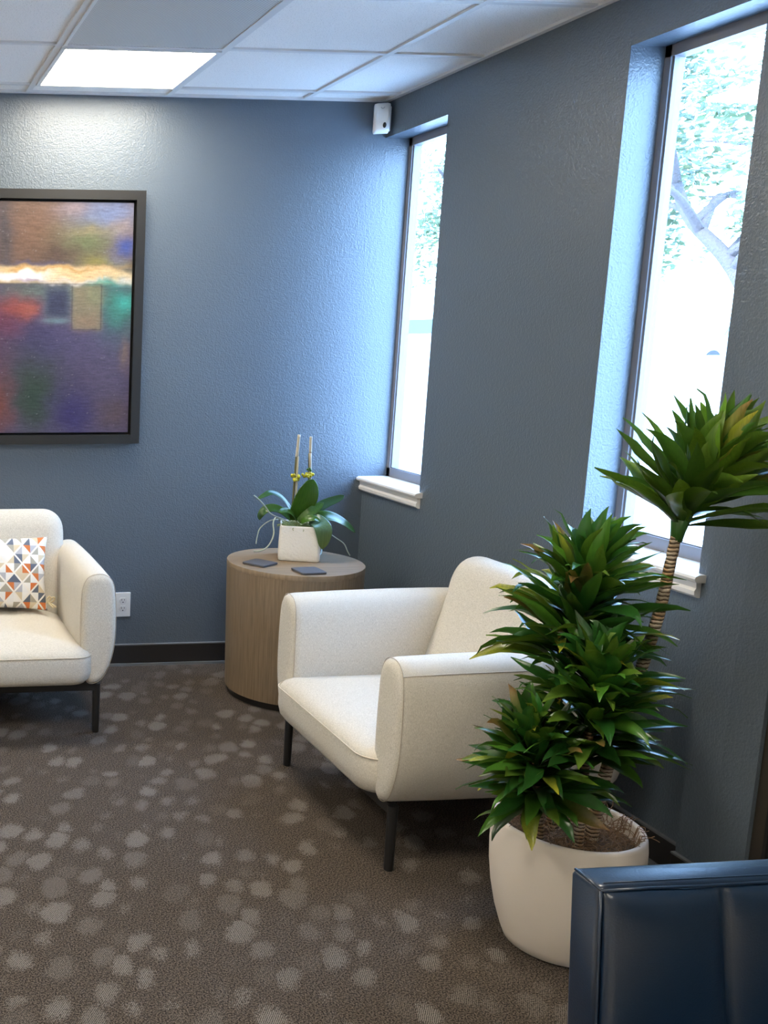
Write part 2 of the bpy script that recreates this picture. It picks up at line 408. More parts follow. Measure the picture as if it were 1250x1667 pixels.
# unseen panels added to light the room, above and behind the camera
for ci, ri in ((1, 4), (1, 8), (4, 0), (4, 4), (7, 8)):
    ceiling_light(ci, ri, 'added unseen square ceiling light panel in the %s bay, %s' % ({1: 'window-side', 4: 'middle', 7: 'far left'}[ci], {0: 'by the back wall', 4: 'above the seats', 8: 'behind the camera'}[ri]))
x1, x0 = cols[1]-tw, cols[2]+tw; y1, y0 = rows[1]-tw, rows[2]+tw
v = thing('ceiling_vent', 'grey perforated square return air grille in the ceiling next to the light panel', 'vent', ((x0+x1)/2, (y0+y1)/2, H))
hx, hy = (x1-x0)/2, (y1-y0)/2; bm = bmesh.new()
for a in ((-hx, hx, hy-.012, hy), (-hx, hx, -hy, -hy+.012), (-hx, -hx+.012, -hy+.012, hy-.012), (hx-.012, hx, -hy+.012, hy-.012)): box(bm, *a, -.009, .004)
obj('frame', bm, M_TBAR, v); obj('perforated_face', bx(-hx+.012, hx-.012, -hy+.012, hy-.012, -.006, .0035), M_GRILLE, v)

# ------------------------------------------------------------------ motion sensor in the corner
s = thing('motion_sensor', 'small white security sensor with dark oval lens mounted high in the corner', 'sensor', (-.052, -.055, 2.405), math.radians(-22))
bm = bmesh.new(); rings = []
for z, g, d in ((0, .010, .012), (.004, .003, .005), (.012, 0, 0), (.07, 0, -.003), (.112, 0, .002), (.119, .003, .006), (.122, .012, .016)):
    rings.append([Vector((x*(1-g*12), y, z)) for x, y in ((-.033, .022), (-.033, -.018+d), (-.024, -.026+d), (.024, -.026+d), (.033, -.018+d), (.033, .022))])
loft(bm, rings); obj('housing', bm, M_PLASTIC, s, smooth=True, angle=40)
bm = bmesh.new(); bmesh.ops.create_uvsphere(bm, u_segments=20, v_segments=12, radius=1, matrix=Matrix.Translation((.012, -.026, .028)) @ Matrix.Diagonal((.0075, .005, .012, 1)))
obj('lens', bm, M_DARK, s, smooth=True)
bm = bmesh.new(); tube(bm, [(-.008, -.030, .103), (-.004, -.030, .098), (.0, -.030, .0965), (.004, -.030, .098), (.008, -.030, .103)], .0008, 6)
obj('indicator_mark', bm, M_CAULK, s)
bm = bx(-.018, .040, .014, .034, .01, .112, .002); obj('mounting_bracket', bm, M_PLASTIC2, s)

# ------------------------------------------------------------------ outlet
o_ = thing('electrical_outlet', 'white duplex electrical outlet plate low on the back wall beside the left armchair', 'outlet', (-1.128, 0, .295))
obj('cover_plate', bx(-.036, .036, -.006, -.0005, -.058, .058, .002), M_PLASTIC, o_)
for dz in (-.0195, .0195):
    bm = bmesh.new(); ring = []
    for k in range(28):
        a = 2*PI*k/28; ring.append((.0175*math.cos(a), max(-.0135, min(.0135, .0175*math.sin(a)))))
    loft(bm, [[Vector((x, y, z+dz)) for x, z in ring] for y in (-.004, -.0085)])
    r_ = obj('receptacle', bm, M_PLASTIC2, o_)
    bm = bmesh.new()
    box(bm, -.0075, -.0055, -.0092, -.008, dz+.000, dz+.009); box(bm, .0055, .0075, -.0092, -.008, dz+.001, dz+.008)
    bmesh.ops.create_cone(bm, cap_ends=True, segments=12, radius1=.0028, radius2=.0028, depth=.0012, matrix=Matrix.Translation((0, -.0086, dz-.007)) @ Matrix.Rotation(PI/2, 4, 'X'))
    obj('slots', bm, M_DARK, r_)
bm = bmesh.new(); bmesh.ops.create_cone(bm, cap_ends=True, segments=16, radius1=.0032, radius2=.0028, depth=.0015, matrix=Matrix.Translation((0, -.0065, 0)) @ Matrix.Rotation(PI/2, 4, 'X'))
obj('screw', bm, M_PLASTIC2, o_)

# ------------------------------------------------------------------ framed abstract painting
FX1, FZ0, FZ1, FWD = -1.086, 1.052, 2.148, 1.12
pt = thing('framed_painting', 'large abstract painting in blues, browns and purples in a charcoal frame on back wall', 'painting', (FX1-FWD/2, 0, FZ0))
hw, hh = FWD/2, FZ1-FZ0; fwid = .040; bm = bmesh.new()
def mitre(bm, out, inn, y0, y1):
    (ox0, ox1, oz0, oz1), (ix0, ix1, iz0, iz1) = out, inn
    o4 = [(ox0, oz0), (ox1, oz0), (ox1, oz1), (ox0, oz1)]; i4 = [(ix0, iz0), (ix1, iz0), (ix1, iz1), (ix0, iz1)]
    for k in range(4):
        j = (k+1) % 4; q = [o4[k], o4[j], i4[j], i4[k]]
        loft(bm, [[Vector((x, y, z)) for x, z in q] for y in (y0, y1)])
mitre(bm, (-hw, hw, 0, hh), (-hw+fwid, hw-fwid, fwid, hh-fwid), -.050, -.003)
obj('frame', bm, M_FRAME, pt)
obj('recess_backing', bx(-hw+fwid, hw-fwid, -.014, -.006, fwid, hh-fwid), M_FGAP, pt)
cg = .011; cx0, cx1, cz0, cz1 = -hw+fwid+cg, hw-fwid-cg, fwid+cg, hh-fwid-cg
def painted_canvas():
    nx, nz = 300, 300; X = np.linspace(cx0, cx1, nx); Z = np.linspace(cz0, cz1, nz)
    # u: sketch units, right edge 790, top 165, bottom 1540
    sc = (1540-165)/(cz1-cz0); U = 790-(cx1-X)*sc; V = 165+(cz1-Z)*sc
    U, V = np.meshgrid(U, V)
    def fn(x, y, s, seed):
        rng = np.random.RandomState(seed); g = rng.rand(64, 64)
        xs = (x/s) % 63; ys = (y/s) % 63; i = xs.astype(int); j = ys.astype(int); a = xs-i; b = ys-j
        a = a*a*(3-2*a); b = b*b*(3-2*b)
        return (g[j, i]*(1-a)+g[j, i+1]*a)*(1-b)+(g[j+1, i]*(1-a)+g[j+1, i+1]*a)*b-.5
    wu = U+45*fn(U+900, V, 90, 1)+18*fn(U+900, V, 26, 2)+26*fn(U+900, V, 9, 11)*.3; wv = V+45*fn(U+900, V, 80, 3)+18*fn(U+900, V, 24, 4)
    C = np.ones(U.shape+(3,))*np.array(hexl('#56504f'))
    def blob(cx, cy, rx, ry, col, a=1., hard=2., w=True):
        x = ((wu if w else U)-cx)/rx; y = ((wv if w else V)-cy)/ry
        k = a*np.exp(-(np.abs(x)**hard+np.abs(y)**hard)); C[:] = C*(1-k[..., None])+np.array(hexl(col))*k[..., None]
    def rect(x0, x1, y0, y1, col, a=1., s=6., w=.25):
        uu = U*(1-w)+wu*w; vv = V*(1-w)+wv*w
        k = a/(1+np.exp(-(uu-x0)/s))/(1+np.exp((uu-x1)/s))/(1+np.exp(-(vv-y0)/s))/(1+np.exp((vv-y1)/s))
        C[:] = C*(1-k[..., None])+np.array(hexl(col))*k[..., None]
    rect(-900, 900, 0, 560, '#6d5a50'); rect(-900, 900, 620, 1700, '#54486a')
    blob(-350, 330, 260, 260, '#4d5d78'); blob(220, 330, 190, 230, '#74543f'); blob(120, 400, 80, 200, '#7c5a48', .6)
    blob(20, 340, 45, 260, '#4c4650', .8); blob(640, 230, 220, 110, '#5f6f9c'); blob(400, 205, 80, 35, '#83717c', .9)
    blob(720, 320, 80, 60, '#8d7c80', .9); blob(500, 400, 170, 110, '#67704a'); blob(760, 430, 60, 60, '#2f479a'); blob(520, 330, 130, 30, '#8a7c58', .7)
    blob(340, 470, 110, 70, '#57413a', .9); blob(600, 520, 130, 35, '#8c8132', .9); blob(700, 500, 50, 50, '#6f6a88', .7); blob(200, 525, 200, 18, '#474a74', .7)
    # glowing band
    taper = np.clip((U-640)/140, 0, 1)
    k = 1/(1+np.exp(-(wv*.3+V*.7-(538+45*taper))/4))/(1+np.exp((V-640)/3)); C[:] = C*(1-k[..., None])+np.array(hexl('#e9c489'))*k[..., None]
    blob(400, 552, 330, 16, '#c99a4e', .95); blob(90, 600, 190, 36, '#ffffff', 1, 4); blob(520, 628, 240, 14, '#f2e2dc', .9); blob(150, 630, 90, 12, '#c3a0cc', .8); blob(560, 590, 150, 22, '#eebf80', .8); blob(760, 620, 40, 18, '#f0e6e0')
    blob(100, 550, 60, 16, '#d9a24e', .9)
    blob(640, 640, 110, 18, '#2fa69a', .9); blob(180, 690, 190, 55, '#5e7270', .95); blob(700, 790, 130, 170, '#2f8577'); blob(750, 760, 42, 45, '#17b3a6', .9); blob(480, 690, 120, 60, '#6f8a5c', .7)
    blob(90, 800, 130, 75, '#a5483a'); blob(160, 800, 60, 40, '#b85a3c', .9); blob(0, 900, 110, 90, '#7d3450', .95); blob(-60, 1000, 120, 120, '#5c3f60', .8)
    blob(250, 980, 170, 130, '#42386e', .9); blob(500, 1000, 250, 150, '#57517c', .6); blob(200, 1280, 170, 240, '#3d4d44', .95); blob(190, 1350, 90, 150, '#2f4a3a', .7)
    blob(-10, 1370, 75, 210, '#7e4236', .95); blob(450, 1420, 130, 150, '#352c6c', .95); blob(640, 1230, 150, 220, '#5b506e', .7); blob(700, 1430, 120, 100, '#5e4a52', .9); blob(770, 1060, 30, 90, '#8a7060', .7)
    blob(338, 760, 92, 112, '#6d8088', .6, 5, False); blob(336, 755, 76, 92, '#3b4060', 1, 5, False); blob(330, 862, 80, 16, '#6f8f9c', .8, 2, False)
    rect(425, 605, 655, 915, '#8d8064', .95); rect(520, 600, 660, 760, '#7b8c60', .6, 16); rect(440, 590, 840, 905, '#a07a62', .5, 14)
    for a in ((423, 427, 650, 915), (602, 607, 650, 915), (-900, 610, 642, 645), (425, 605, 912, 916)): rect(*a, '#2c2a30', .75, 1.2, 0)
    st = fn((U+900)*.22, V, 7, 5)*.8+fn((U+900), V, 7, 6)*.5+fn((U+900)*.12, V*1.0, 3.6, 8)*.5
    C[:] = np.clip(C*(1+.35*st[..., None]), 0, 1)
    scr = (fn((U+900)*.3, V*1.0, 5, 21)+fn((U+900)*.3, V, 5, 22)) > .78
    C[scr] = C[scr]*.7+.12
    g_ = C.mean(axis=2, keepdims=True); C[:] = np.clip((C*.80+g_*.20)*.80, 0, 1)
    # mesh: front grid + sides
    me = bpy.data.meshes.new('canvas'); vs = [(x, -.040+.0004*float(st[j, i]), z) for j, z in enumerate(Z) for i, x in enumerate(X)]
    fs = [(j*nx+i, j*nx+i+1, (j+1)*nx+i+1, (j+1)*nx+i) for j in range(nz-1) for i in range(nx-1)]
    b0 = len(vs); bor = [i for i in range(nx)]+[j*nx+nx-1 for j in range(1, nz)]+[(nz-1)*nx+i for i in range(nx-2, -1, -1)]+[j*nx for j in range(nz-2, 0, -1)]
    vs += [(vs[i][0], -.014, vs[i][2]) for i in bor]; nb = len(bor)
    fs += [(bor[k], b0+k, b0+(k+1) % nb, bor[(k+1) % nb]) for k in range(nb)]; fs.append(tuple(b0+k for k in range(nb))[::-1])
    me.from_pydata(vs, [], fs)
    ca = me.color_attributes.new('Col', 'FLOAT_COLOR', 'POINT'); arr = np.ones((len(vs), 4)); arr[:nx*nz, :3] = C.reshape(-1, 3); arr[nx*nz:, :3] = .02
    ca.data.foreach_set('color', arr.ravel().astype(np.float32))
    m = mat('layered_abstract_paint', (.2,.2,.2), .5, spec=.3); at = N(m, 'ShaderNodeAttribute'); at.attribute_name = 'Col'
    n1 = noise(m, coords(m, (60, 60, 420)), 1, 4, .7)
    L(m, mixc(m, ramp(m, n1, [(.62, 0.0), (.82, .16)]), at.outputs['Color'], (.42, .38, .34)), P(m).inputs['Base Color']); addbump(m, n1, .15, .001)
    me.materials.append(m); o = bpy.data.objects.new('canvas', me); COL.objects.link(o); o.parent = pt
painted_canvas()

# ------------------------------------------------------------------ armchairs
def make_armchair(label):
    t = thing('armchair', label, 'armchair', group='cream upholstered armchairs')
    # --- seat cushion
    bm = bmesh.new(); rings = []
    for z, d in ((.203, .075), (.206, .045), (.214, .020), (.232, .006), (.262, .0), (.300, .0), (.326, .002), (.340, .010), (.355, .030), (.370, .065), (.381, .11), (.388, .17), (.391, .23)):
        o = rrect(.350-d*.9, -.430+d, .16, min(.07, .350-d)*1.0, 7)
        # the cushion narrows behind its front so that it slots between the arms
        rr = []
        for x, y in o:
            k = min(1, max(0, (y+.385)/.06)); k = k*k*(3-2*k); x *= (1-.085*k); rr.append(Vector((x, y, z+(.0 if z < .33 else 0))))
        rings.append(rr)
    loft(bm, rings); st = obj('seat_cushion', bm, M_CREAM, t, smooth=True)
    bm = bmesh.new(); o = rrect(.3505, -.4315, .16, .07, 7)
    pts = [(x*(1-.085*min(1, max(0, (y+.385)/.06))), y, .3275) for x, y in o if y < -.25]
    # order: walk from the left side round the front to the right side
    pts = sorted([p for p in pts], key=lambda p: math.atan2(p[1]+.1, p[0]))
    tube(bm, pts, .0022, 6); obj('piping', bm, M_PIPE, st, smooth=True)
    # --- arms
    prof0 = [(.326, .218), (.306, .30), (.300, .42), (.302, .53), (.308, .592), (.328, .628), (.362, .640), (.396, .636), (.423, .612), (.436, .56), (.441, .46), (.437, .36), (.422, .29), (.396, .232), (.360, .206)]
    for sx in (1, -1):
        base = [(p.x, p.y) for p in catmull([(a, b, 0) for a, b in prof0], 5, True)]
        cx_, cz_ = .370, .42; hxx, hzz = .070, .215
        rings = []
        def ring(y, d, lift=0): return [Vector((sx*(cx_+(x-cx_)*(1-d/hxx)), y, cz_+(z-cz_)*(1-d/hzz)+lift*max(0, (z-.42)/.2))) for x, z in base]
        for y, d in ((-.3885, .058), (-.3885, .040), (-.388, .026), (-.3855, .014), (-.380, .0065), (-.370, .0018), (-.352, 0), (-.2, -.002), (0, -.002), (.15, 0), (.26, .002), (.30, .012), (.325, .03), (.333, .055)):
            rings.append(ring(y, d, .008*min(1, max(0, (y+.38)/.5))))
        bm = bmesh.new(); loft(bm, rings); a_ = obj('arm', bm, M_CREAM, t, smooth=True)
        bm = bmesh.new(); tube(bm, ring(-.3765, .0015), .0013, 5, closed=True)
        ix = min(range(len(base)), key=lambda q_: abs(base[q_][1]-.606)+(10 if base[q_][0] < .37 else 0))
        tube(bm, [ring(y_, d_-.0008, .008*min(1, max(0, (y_+.38)/.5)))[ix] for y_, d_ in ((-.376, .004), (-.370, .0018), (-.352, 0), (-.2, -.002), (0, -.002), (.15, 0), (.26, .002))], .0013, 5)
        obj('seam', bm, M_SEAM, a_)
    # --- backrest
    pf = [(.075, .30), (.082, .40), (.112, .50), (.148, .60), (.172, .68), (.187, .732), (.212, .771), (.248, .786), (.290, .776), (.320, .738), (.336, .65), (.342, .54), (.335, .40), (.305, .27), (.20, .225), (.10, .235)]
    base = [(p.x, p.y) for p in catmull([(a, b, 0) for a, b in pf], 5, True)]
    rings = []; R_ = .085; XE = .340
    for k in range(-14, 15):
        if abs(k) <= 5: x = k/5*(XE-R_); d = 0
        else:
            a = (abs(k)-5)/9*PI/2*.985; x = math.copysign(XE-R_+R_*math.sin(a), k); d = R_*(1-math.cos(a))
        rg = []
        for y, z in base:
            cy_ = .235; kz = max(0., (z-.34)/.46)
            yy = cy_+(y-cy_)*(1-min(.62, d*5.5)); zz = z-d*1.0*kz**1.5 if z > .34 else z+d*.3
            # the back curves gently round towards the arms
            yy -= .008*(x/XE)**2
            nar = 1-.045*(1-kz)
            rg.append(Vector((x*nar, yy, zz)))
        rings.append(rg)
    bm = bmesh.new(); loft(bm, rings); obj('backrest', bm, M_CREAM, t, smooth=True)
    # --- metal base
    bm = bmesh.new()
    for a in ((-.375, .375, -.362, -.338), (-.375, .375, .255, .279), (-.30, -.276, -.35, .27), (.276, .30, -.35, .27)): box(bm, *a, .172, .206, .002)
    obj('base_frame', bm, M_BLACK, t)
    for x in (-.375, .375):
        for y in (-.350, .267):
            bm = bmesh.new(); rings = []
            for z, r in ((0, .0125), (.004, .0135), (.03, .0138), (.172, .0150), (.2, .0155)):
                rings.append([Vector((x+r*math.cos(2*PI*k/20), y+r*math.sin(2*PI*k/20), z)) for k in range(20)])
            loft(bm, rings); obj('leg', bm, M_BLACK, t, smooth=True, angle=50)
    return t
chair = make_armchair('cream upholstered armchair with patterned cushion at the left edge, below the painting')
chair.location = (-1.800, -.455, 0)
copy_tree(chair, (-.452, -1.560, 0), -PI/2, 'empty cream upholstered armchair between the round side table and the white planter')

# ------------------------------------------------------------------ throw pillow
def pillow():
    m = mat('triangle_print_cotton', (.8,.8,.8), .9, spec=.2); t = N(m, 'ShaderNodeTexCoord').outputs['Object']
    s = N(m, 'ShaderNodeSeparateXYZ'); L(m, t, s.inputs[0])
    u = math_(m, 'MULTIPLY', s.outputs[0], 1/.070); v = math_(m, 'MULTIPLY', s.outputs[2], 1/.079)
    a = math_(m, 'ADD', u, v); b = math_(m, 'SUBTRACT', u, v)
    a = math_(m, 'ADD', a, 20.3); b = math_(m, 'ADD', b, 20.1)
    fa, fb = math_(m, 'FRACT', a), math_(m, 'FRACT', b)
    t1 = math_(m, 'GREATER_THAN', fa, fb); t2 = math_(m, 'GREATER_THAN', math_(m, 'ADD', fa, fb), 1.0)
    cv = N(m, 'ShaderNodeCombineXYZ'); L(m, math_(m, 'FLOOR', a), cv.inputs[0]); L(m, math_(m, 'FLOOR', b), cv.inputs[1])
    L(m, math_(m, 'ADD', math_(m, 'MULTIPLY', t1, .37), math_(m, 'MULTIPLY', t2, .61)), cv.inputs[2])
    wnn = N(m, 'ShaderNodeTexWhiteNoise'); L(m, cv.outputs[0], wnn.inputs['Vector'])
    cc = ramp(m, wnn.outputs['Value'], [(0, (.80,.79,.77)), (.20, (.46,.46,.50)), (.33, (.62,.19,.065)), (.49, (.66,.56,.40)), (.62, (.13,.15,.20)), (.73, (.40,.37,.31)), (.83, (.84,.82,.79))], 'CONSTANT')
    e1 = math_(m, 'MINIMUM', fa, math_(m, 'SUBTRACT', 1, fa)); e2 = math_(m, 'MINIMUM', fb, math_(m, 'SUBTRACT', 1, fb))
    ln = math_(m, 'LESS_THAN', math_(m, 'MINIMUM', e1, e2), .065)
    L(m, mixc(m, ln, cc, (.84, .80, .74)), P(m).inputs['Base Color'])
    addbump(m, noise(m, t, 14, 2), .4, .01)
    root = thing('throw_pillow', 'square throw pillow with orange, grey and cream triangle print leaning in the left armchair', 'pillow', (-1.765, -.452, .393), 0)
    n = 40; hs = .205; bm = bmesh.new(); g = {}
    for side in (0, 1):
        for i in range(n+1):
            for j in range(n+1):
                u_, v_ = -1+2*i/n, -1+2*j/n
                edge = (1-u_**2)**.45*(1-v_**2)**.45 if abs(u_) < 1 and abs(v_) < 1 else 0
                pin = 1-.07*(1-abs(v_)**2)*abs(u_)**3; pin2 = 1-.07*(1-abs(u_)**2)*abs(v_)**3
                if side and (i in (0, n) or j in (0, n)): g[(1, i, j)] = g[(0, i, j)]; continue
                th = .062*edge + .004*mnoise.noise(Vector((u_*3, v_*3, side*5)))*edge
                g[(side, i, j)] = bm.verts.new((u_*hs*pin, (th if side else -th), v_*.155*pin2+.155))
    for side in (0, 1):
        for i in range(n):
            for j in range(n):
                q = [g[(side, i, j)], g[(side, i+1, j)], g[(side, i+1, j+1)], g[(side, i, j+1)]]
                bm.faces.new(q if not side else q[::-1])
    ml = Matrix.Rotation(math.radians(-19), 4, 'X') @ Matrix.Rotation(math.radians(2), 4, 'Y')
    p = obj('pillow_body', bm, m, root, smooth=True); p.matrix_local = ml; p.location.z += .012
    # rope tie at the lower right corner
    bm = bmesh.new()
    for q in ([(.196, -.015, .03), (.215, -.03, .045), (.205, -.04, .055), (.198, -.03, .04), (.215, -.03, .025), (.235, -.035, .012)],
              [(.196, -.015, .03), (.222, -.02, .035), (.23, -.03, .05), (.215, -.035, .05), (.205, -.03, .03), (.222, -.04, .008)]):
        tube(bm, catmull(q, 6), .0035, 6)
    tt = obj('corner_tie', bm, M_ROPE, root, smooth=True); tt.matrix_local = ml; tt.location.z += .012
pillow()

# ------------------------------------------------------------------ round side table
TZ = .585; TX, TY = -.495, -.44
tb = thing('side_table', 'round drum side table in pale limed oak standing in the corner by the window', 'side table', (TX, TY, 0))
bm = bmesh.new(); lathe(bm, [(.26, .032), (.268, .032), (.2685, .034), (.2815, .563), (.27, .563)], 96); obj('drum_body', bm, M_OAK, tb, smooth=True, angle=40)
bm = bmesh.new(); lathe(bm, [(.275, .563), (.2815, .5635), (.2820, TZ-.002), (.2805, TZ), (.25, TZ)], 96); obj('table_top', bm, M_OAKTOP, tb, smooth=True, angle=40)
bm = bmesh.new(); lathe(bm, [(.25, 0), (.252, .001), (.252, .033), (.24, .033)], 96); obj('plinth', bm, M_PLINTH, tb, smooth=True, angle=40)

# coasters
def coaster(x, y, rz, label):
    bm = bmesh.new(); o = rrect(.054, -.054, .054, .012, 4)
    n = [1+.02*random.uniform(-1, 1) for _ in o]
    loft(bm, [[Vector((a*s_*k, b*s_*k, z)) for (a, b), k in zip(o, n)] for z, s_ in ((0.0005, .97), (.002, 1), (.008, 1), (.0095, .97))])
    c_ = obj('coaster', bm, M_SLATE, loc=(x, y, TZ)); c_.rotation_euler.z = rz
    tag(c_, label, 'coaster', 'dark slate coasters on the side table')
coaster(-.665, -.480, math.radians(35), 'dark slate coaster on the side table, the one left of the orchid pot')
coaster(-.520, -.640, math.radians(4), 'dark slate coaster near the front edge of the side table, in front of the orchid')

# ------------------------------------------------------------------ leaves
def leaf_strip(bm, lay, path, width, col0, col1, fold=.25, nrm=None, roll=0, curl=0, prof='lance', rng=random, seg=None):
    """a leaf along a path: midrib lower than the edges; colours written to the layer"""
    n = len(path)-1; L_ = []
    for i, p in enumerate(path):
        t = i/n; d = (path[min(i+1, n)]-path[max(i-1, 0)]).normalized()
        side = d.cross(nrm); side = side.normalized() if side.length > 1e-4 else d.orthogonal().normalized()
        upn = side.cross(d).normalized()
        if roll: a_ = roll*min(1, t*1.6); side, upn = side*math.cos(a_)+upn*math.sin(a_), upn*math.cos(a_)-side*math.sin(a_)
        if prof == 'lance': w = width*max(.03, .34*(1-t)**3+max(0, math.sin(PI*t**.92))**.95)
        elif prof == 'paddle': w = width*max(.015, (math.sin(PI*(t*.80+.14))**.75) * (1 if t < .88 else math.sqrt(max(0, (1-t)/.12)) if t < 1 else .02))
        wob = .06*math.sin(9*t+width*900)*width
        row = []
        for s in (-1, -.5, 0, .5, 1):
            z = fold*w*(abs(s)**1.5)*(1 if abs(s) else 0)+wob*s
            row.append(bm.verts.new(p+side*(s*w)+upn*z))
        L_.append((row, t))
    for (a, ta), (b, tb_) in zip(L_, L_[1:]):
        for k in range(4):
            f = bm.faces.new((a[k], a[k+1], b[k+1], b[k]))
            for lp, tt in zip(f.loops, (ta, ta, tb_, tb_)):
                e = tt**2.2; c = [col0[q]*(1-e)+col1[q]*e for q in range(3)]
                lp[lay] = (*c, 1)
def crown(pts, n, length, width, spread, name, parent, seed, top_up=.35, palette=0, el0=.10):
    """spiral rosette of leaves along the stem pts (local coordinates)"""
    rng = random.Random(seed); bm = bmesh.new(); lay = bm.loops.layers.float_color.new('Col')
    pts = [Vector(p) for p in pts]
    cum = [0]
    for a, b in zip(pts, pts[1:]): cum.append(cum[-1]+(b-a).length)
    def at(t):
        s = t*cum[-1]
        for i in range(len(pts)-1):
            if s <= cum[i+1] or i == len(pts)-2: return pts[i].lerp(pts[i+1], (s-cum[i])/(cum[i+1]-cum[i])), (pts[i+1]-pts[i]).normalized()
    for k in range(n):
        t = (k+.5)/n; base, ax = at(t); ang = k*2.39996+rng.uniform(-.25, .25)
        u_ = ax.orthogonal().normalized(); w_ = ax.cross(u_)
        rad = u_*math.cos(ang)+w_*math.sin(ang)
        # old leaves below hang outwards, young ones at the top stand upright
        el = el0+.72*t+.45*max(0, t-.6)*(1+top_up)+rng.uniform(-.36, .36)
        el = min(1.25, el)
        ln = length*(1.0-.30*max(0, t-.6)/.4)*rng.uniform(.70, 1.18)
        d0 = (rad*math.cos(el+.25)+ax*math.sin(el+.25)).normalized()
        path = []; p = base+rad*.006; d = d0.copy(); N_ = 9; bend = rng.uniform(.5, 1.7)*spread; sd = rad.cross(ax)*rng.uniform(-.8, .8)
        tipc = rng.random()
        for i in range(N_+1):
            path.append(p.copy()); q = i/N_
            g = Vector((0, 0, -1))*bend*(.05+.20*q)+sd*.06
            if q > .8 and tipc < .4: g = g*3.2
            d = (d+g*.55+(Vector((rng.uniform(-1, 1), rng.uniform(-1, 1), rng.uniform(-1, 1)))*.20 if q > .5 else Vector((0, 0, 0)))).normalized(); p = p+d*(ln/N_)
        y = rng.random(); b = rng.uniform(.5, 1.2)*(1.0+.8*t)
        c0 = (.016*b, .074*b, .012*b) if y < .78 else (.050*b, .145*b, .015*b)
        if palette: c0 = (c0[0]*1.7+.012, c0[1]*1.35, c0[2])
        yy = rng.random(); c1 = c0 if yy < .72 else ((.12, .20, .02) if yy < .90 else ((.40, .38, .03) if yy < .97 else (.28, .13, .05)))
        leaf_strip(bm, lay, path, width*rng.uniform(.8, 1.1), c0, c1, .30, nrm=(rad*-math.sin(el)+ax*math.cos(el)).normalized() if el < 1.3 else -rad, roll=rng.uniform(-.85, .85))
    return obj(name, bm, M_LEAF, parent, smooth=True, recalc=False)

# ------------------------------------------------------------------ potted dracaena
PX, PY = -.550, -2.325
pl = thing('potted_dracaena', 'tall dracaena with four dark green leaf crowns in a round white planter', 'potted plant', (PX, PY, 0))
bm = bmesh.new()
lathe(bm, [(.105, .0), (.116, .001), (.124, .006), (.134, .03), (.150, .08), (.163, .14), (.171, .20), (.174, .25), (.173, .295), (.170, .322), (.1675, .329), (.163, .332), (.158, .331), (.1545, .325), (.154, .30), (.154, .27)], 96)
obj('planter', bm, M_POT, pl, smooth=True)
# fibre bed
bm = bmesh.new(); rings = []
for r in (.1545, .13, .10, .07, .04, .015):
    rings.append([Vector((r*math.cos(2*PI*k/48), r*math.sin(2*PI*k/48), .288+.010*mnoise.noise(Vector((r*18*math.cos(2*PI*k/48), r*18*math.sin(2*PI*k/48), 3)))+.018*(1-r/.155))) for k in range(48)])
loft(bm, [[Vector((v_.x, v_.y, .26)) for v_ in rings[0]]]+rings); bed = obj('fibre_bed', bm, M_SOIL, pl, smooth=True)
rng = random.Random(3); bm = bmesh.new()
for k in range(620):
    a = rng.uniform(0, 2*PI); r = .150*math.sqrt(rng.random()); p = Vector((r*math.cos(a), r*math.sin(a), .296+.02*(1-r/.155)+rng.uniform(-.004, .010)))
    if k % 16 == 0: r = .150; p = Vector((r*math.cos(a*.35-.2), r*math.sin(a*.35-.2), .322))
    d = Vector((rng.uniform(-1, 1), rng.uniform(-1, 1), rng.uniform(-.1, .5))).normalized(); q = [p.copy()]
    tw_ = Vector((rng.uniform(-1, 1), rng.uniform(-1, 1), rng.uniform(-1, 1)))*.9
    for i in range(6):
        d = (d+d.cross(tw_)*.6+Vector((0, 0, -.12))).normalized(); p = p+d*rng.uniform(.006, .011)
        if math.hypot(p.x, p.y) > .150 and p.z < .335: p.z = .336
        q.append(p.copy())
    tube(bm, q, .0009, 3)
fo = obj('coco_fibre', bm, M_FIBRE, pl); fo['kind'] = 'stuff'
def wl(x, y, z): return Vector((x-PX, y-PY, z))       # world to plant-local
def trunk(pts, r0, r1):
    bm = bmesh.new(); c_ = catmull(pts, 10)
    n = len(c_)-1
    tube(bm, c_, lambda t: (r0+(r1-r0)*t)*(1+.04*math.sin(t*n*2.1)), 14)
    return obj('trunk', bm, M_TRUNK, pl, smooth=True)
# A: low left crown, B: middle, C: upper middle (behind), D: tall right
A = [wl(-.653, -2.375, .27), wl(-.680, -2.39, .38), wl(-.700, -2.40, .47), wl(-.712, -2.40, .56)]
B = [wl(-.570, -2.390, .27), wl(-.578, -2.40, .42), wl(-.590, -2.41, .56), wl(-.582, -2.42, .75)]
Cc = [wl(-.560, -2.300, .27), wl(-.610, -2.29, .48), wl(-.570, -2.29, .72), wl(-.540, -2.29, .94)]
D = [wl(-.520, -2.365, .27), wl(-.500, -2.365, .46), wl(-.450, -2.36, .66), wl(-.405, -2.36, .86), wl(-.388, -2.36, 1.00), wl(-.378, -2.36, 1.10)]
for q, r0, r1 in ((A, .011, .009), (B, .0125, .010), (Cc, .012, .010), (D, .0155, .011)): trunk(q, r0, r1)
crown([A[1]+Vector((0, 0, .030)), A[2], A[3]+Vector((-.01, 0, .03))], 150, .168, .0190, .9, 'leaf_crown', pl, 11, el0=.05)
crown([B[2]-Vector((0, 0, .03)), B[3]+Vector((0, 0, .02))], 200, .185, .0190, .9, 'leaf_crown', pl, 12, el0=.05)
crown([Cc[2]+Vector((0, 0, .0)), Cc[3]+Vector((0, 0, .04))], 200, .205, .0195, .85, 'leaf_crown', pl, 13, el0=.06)
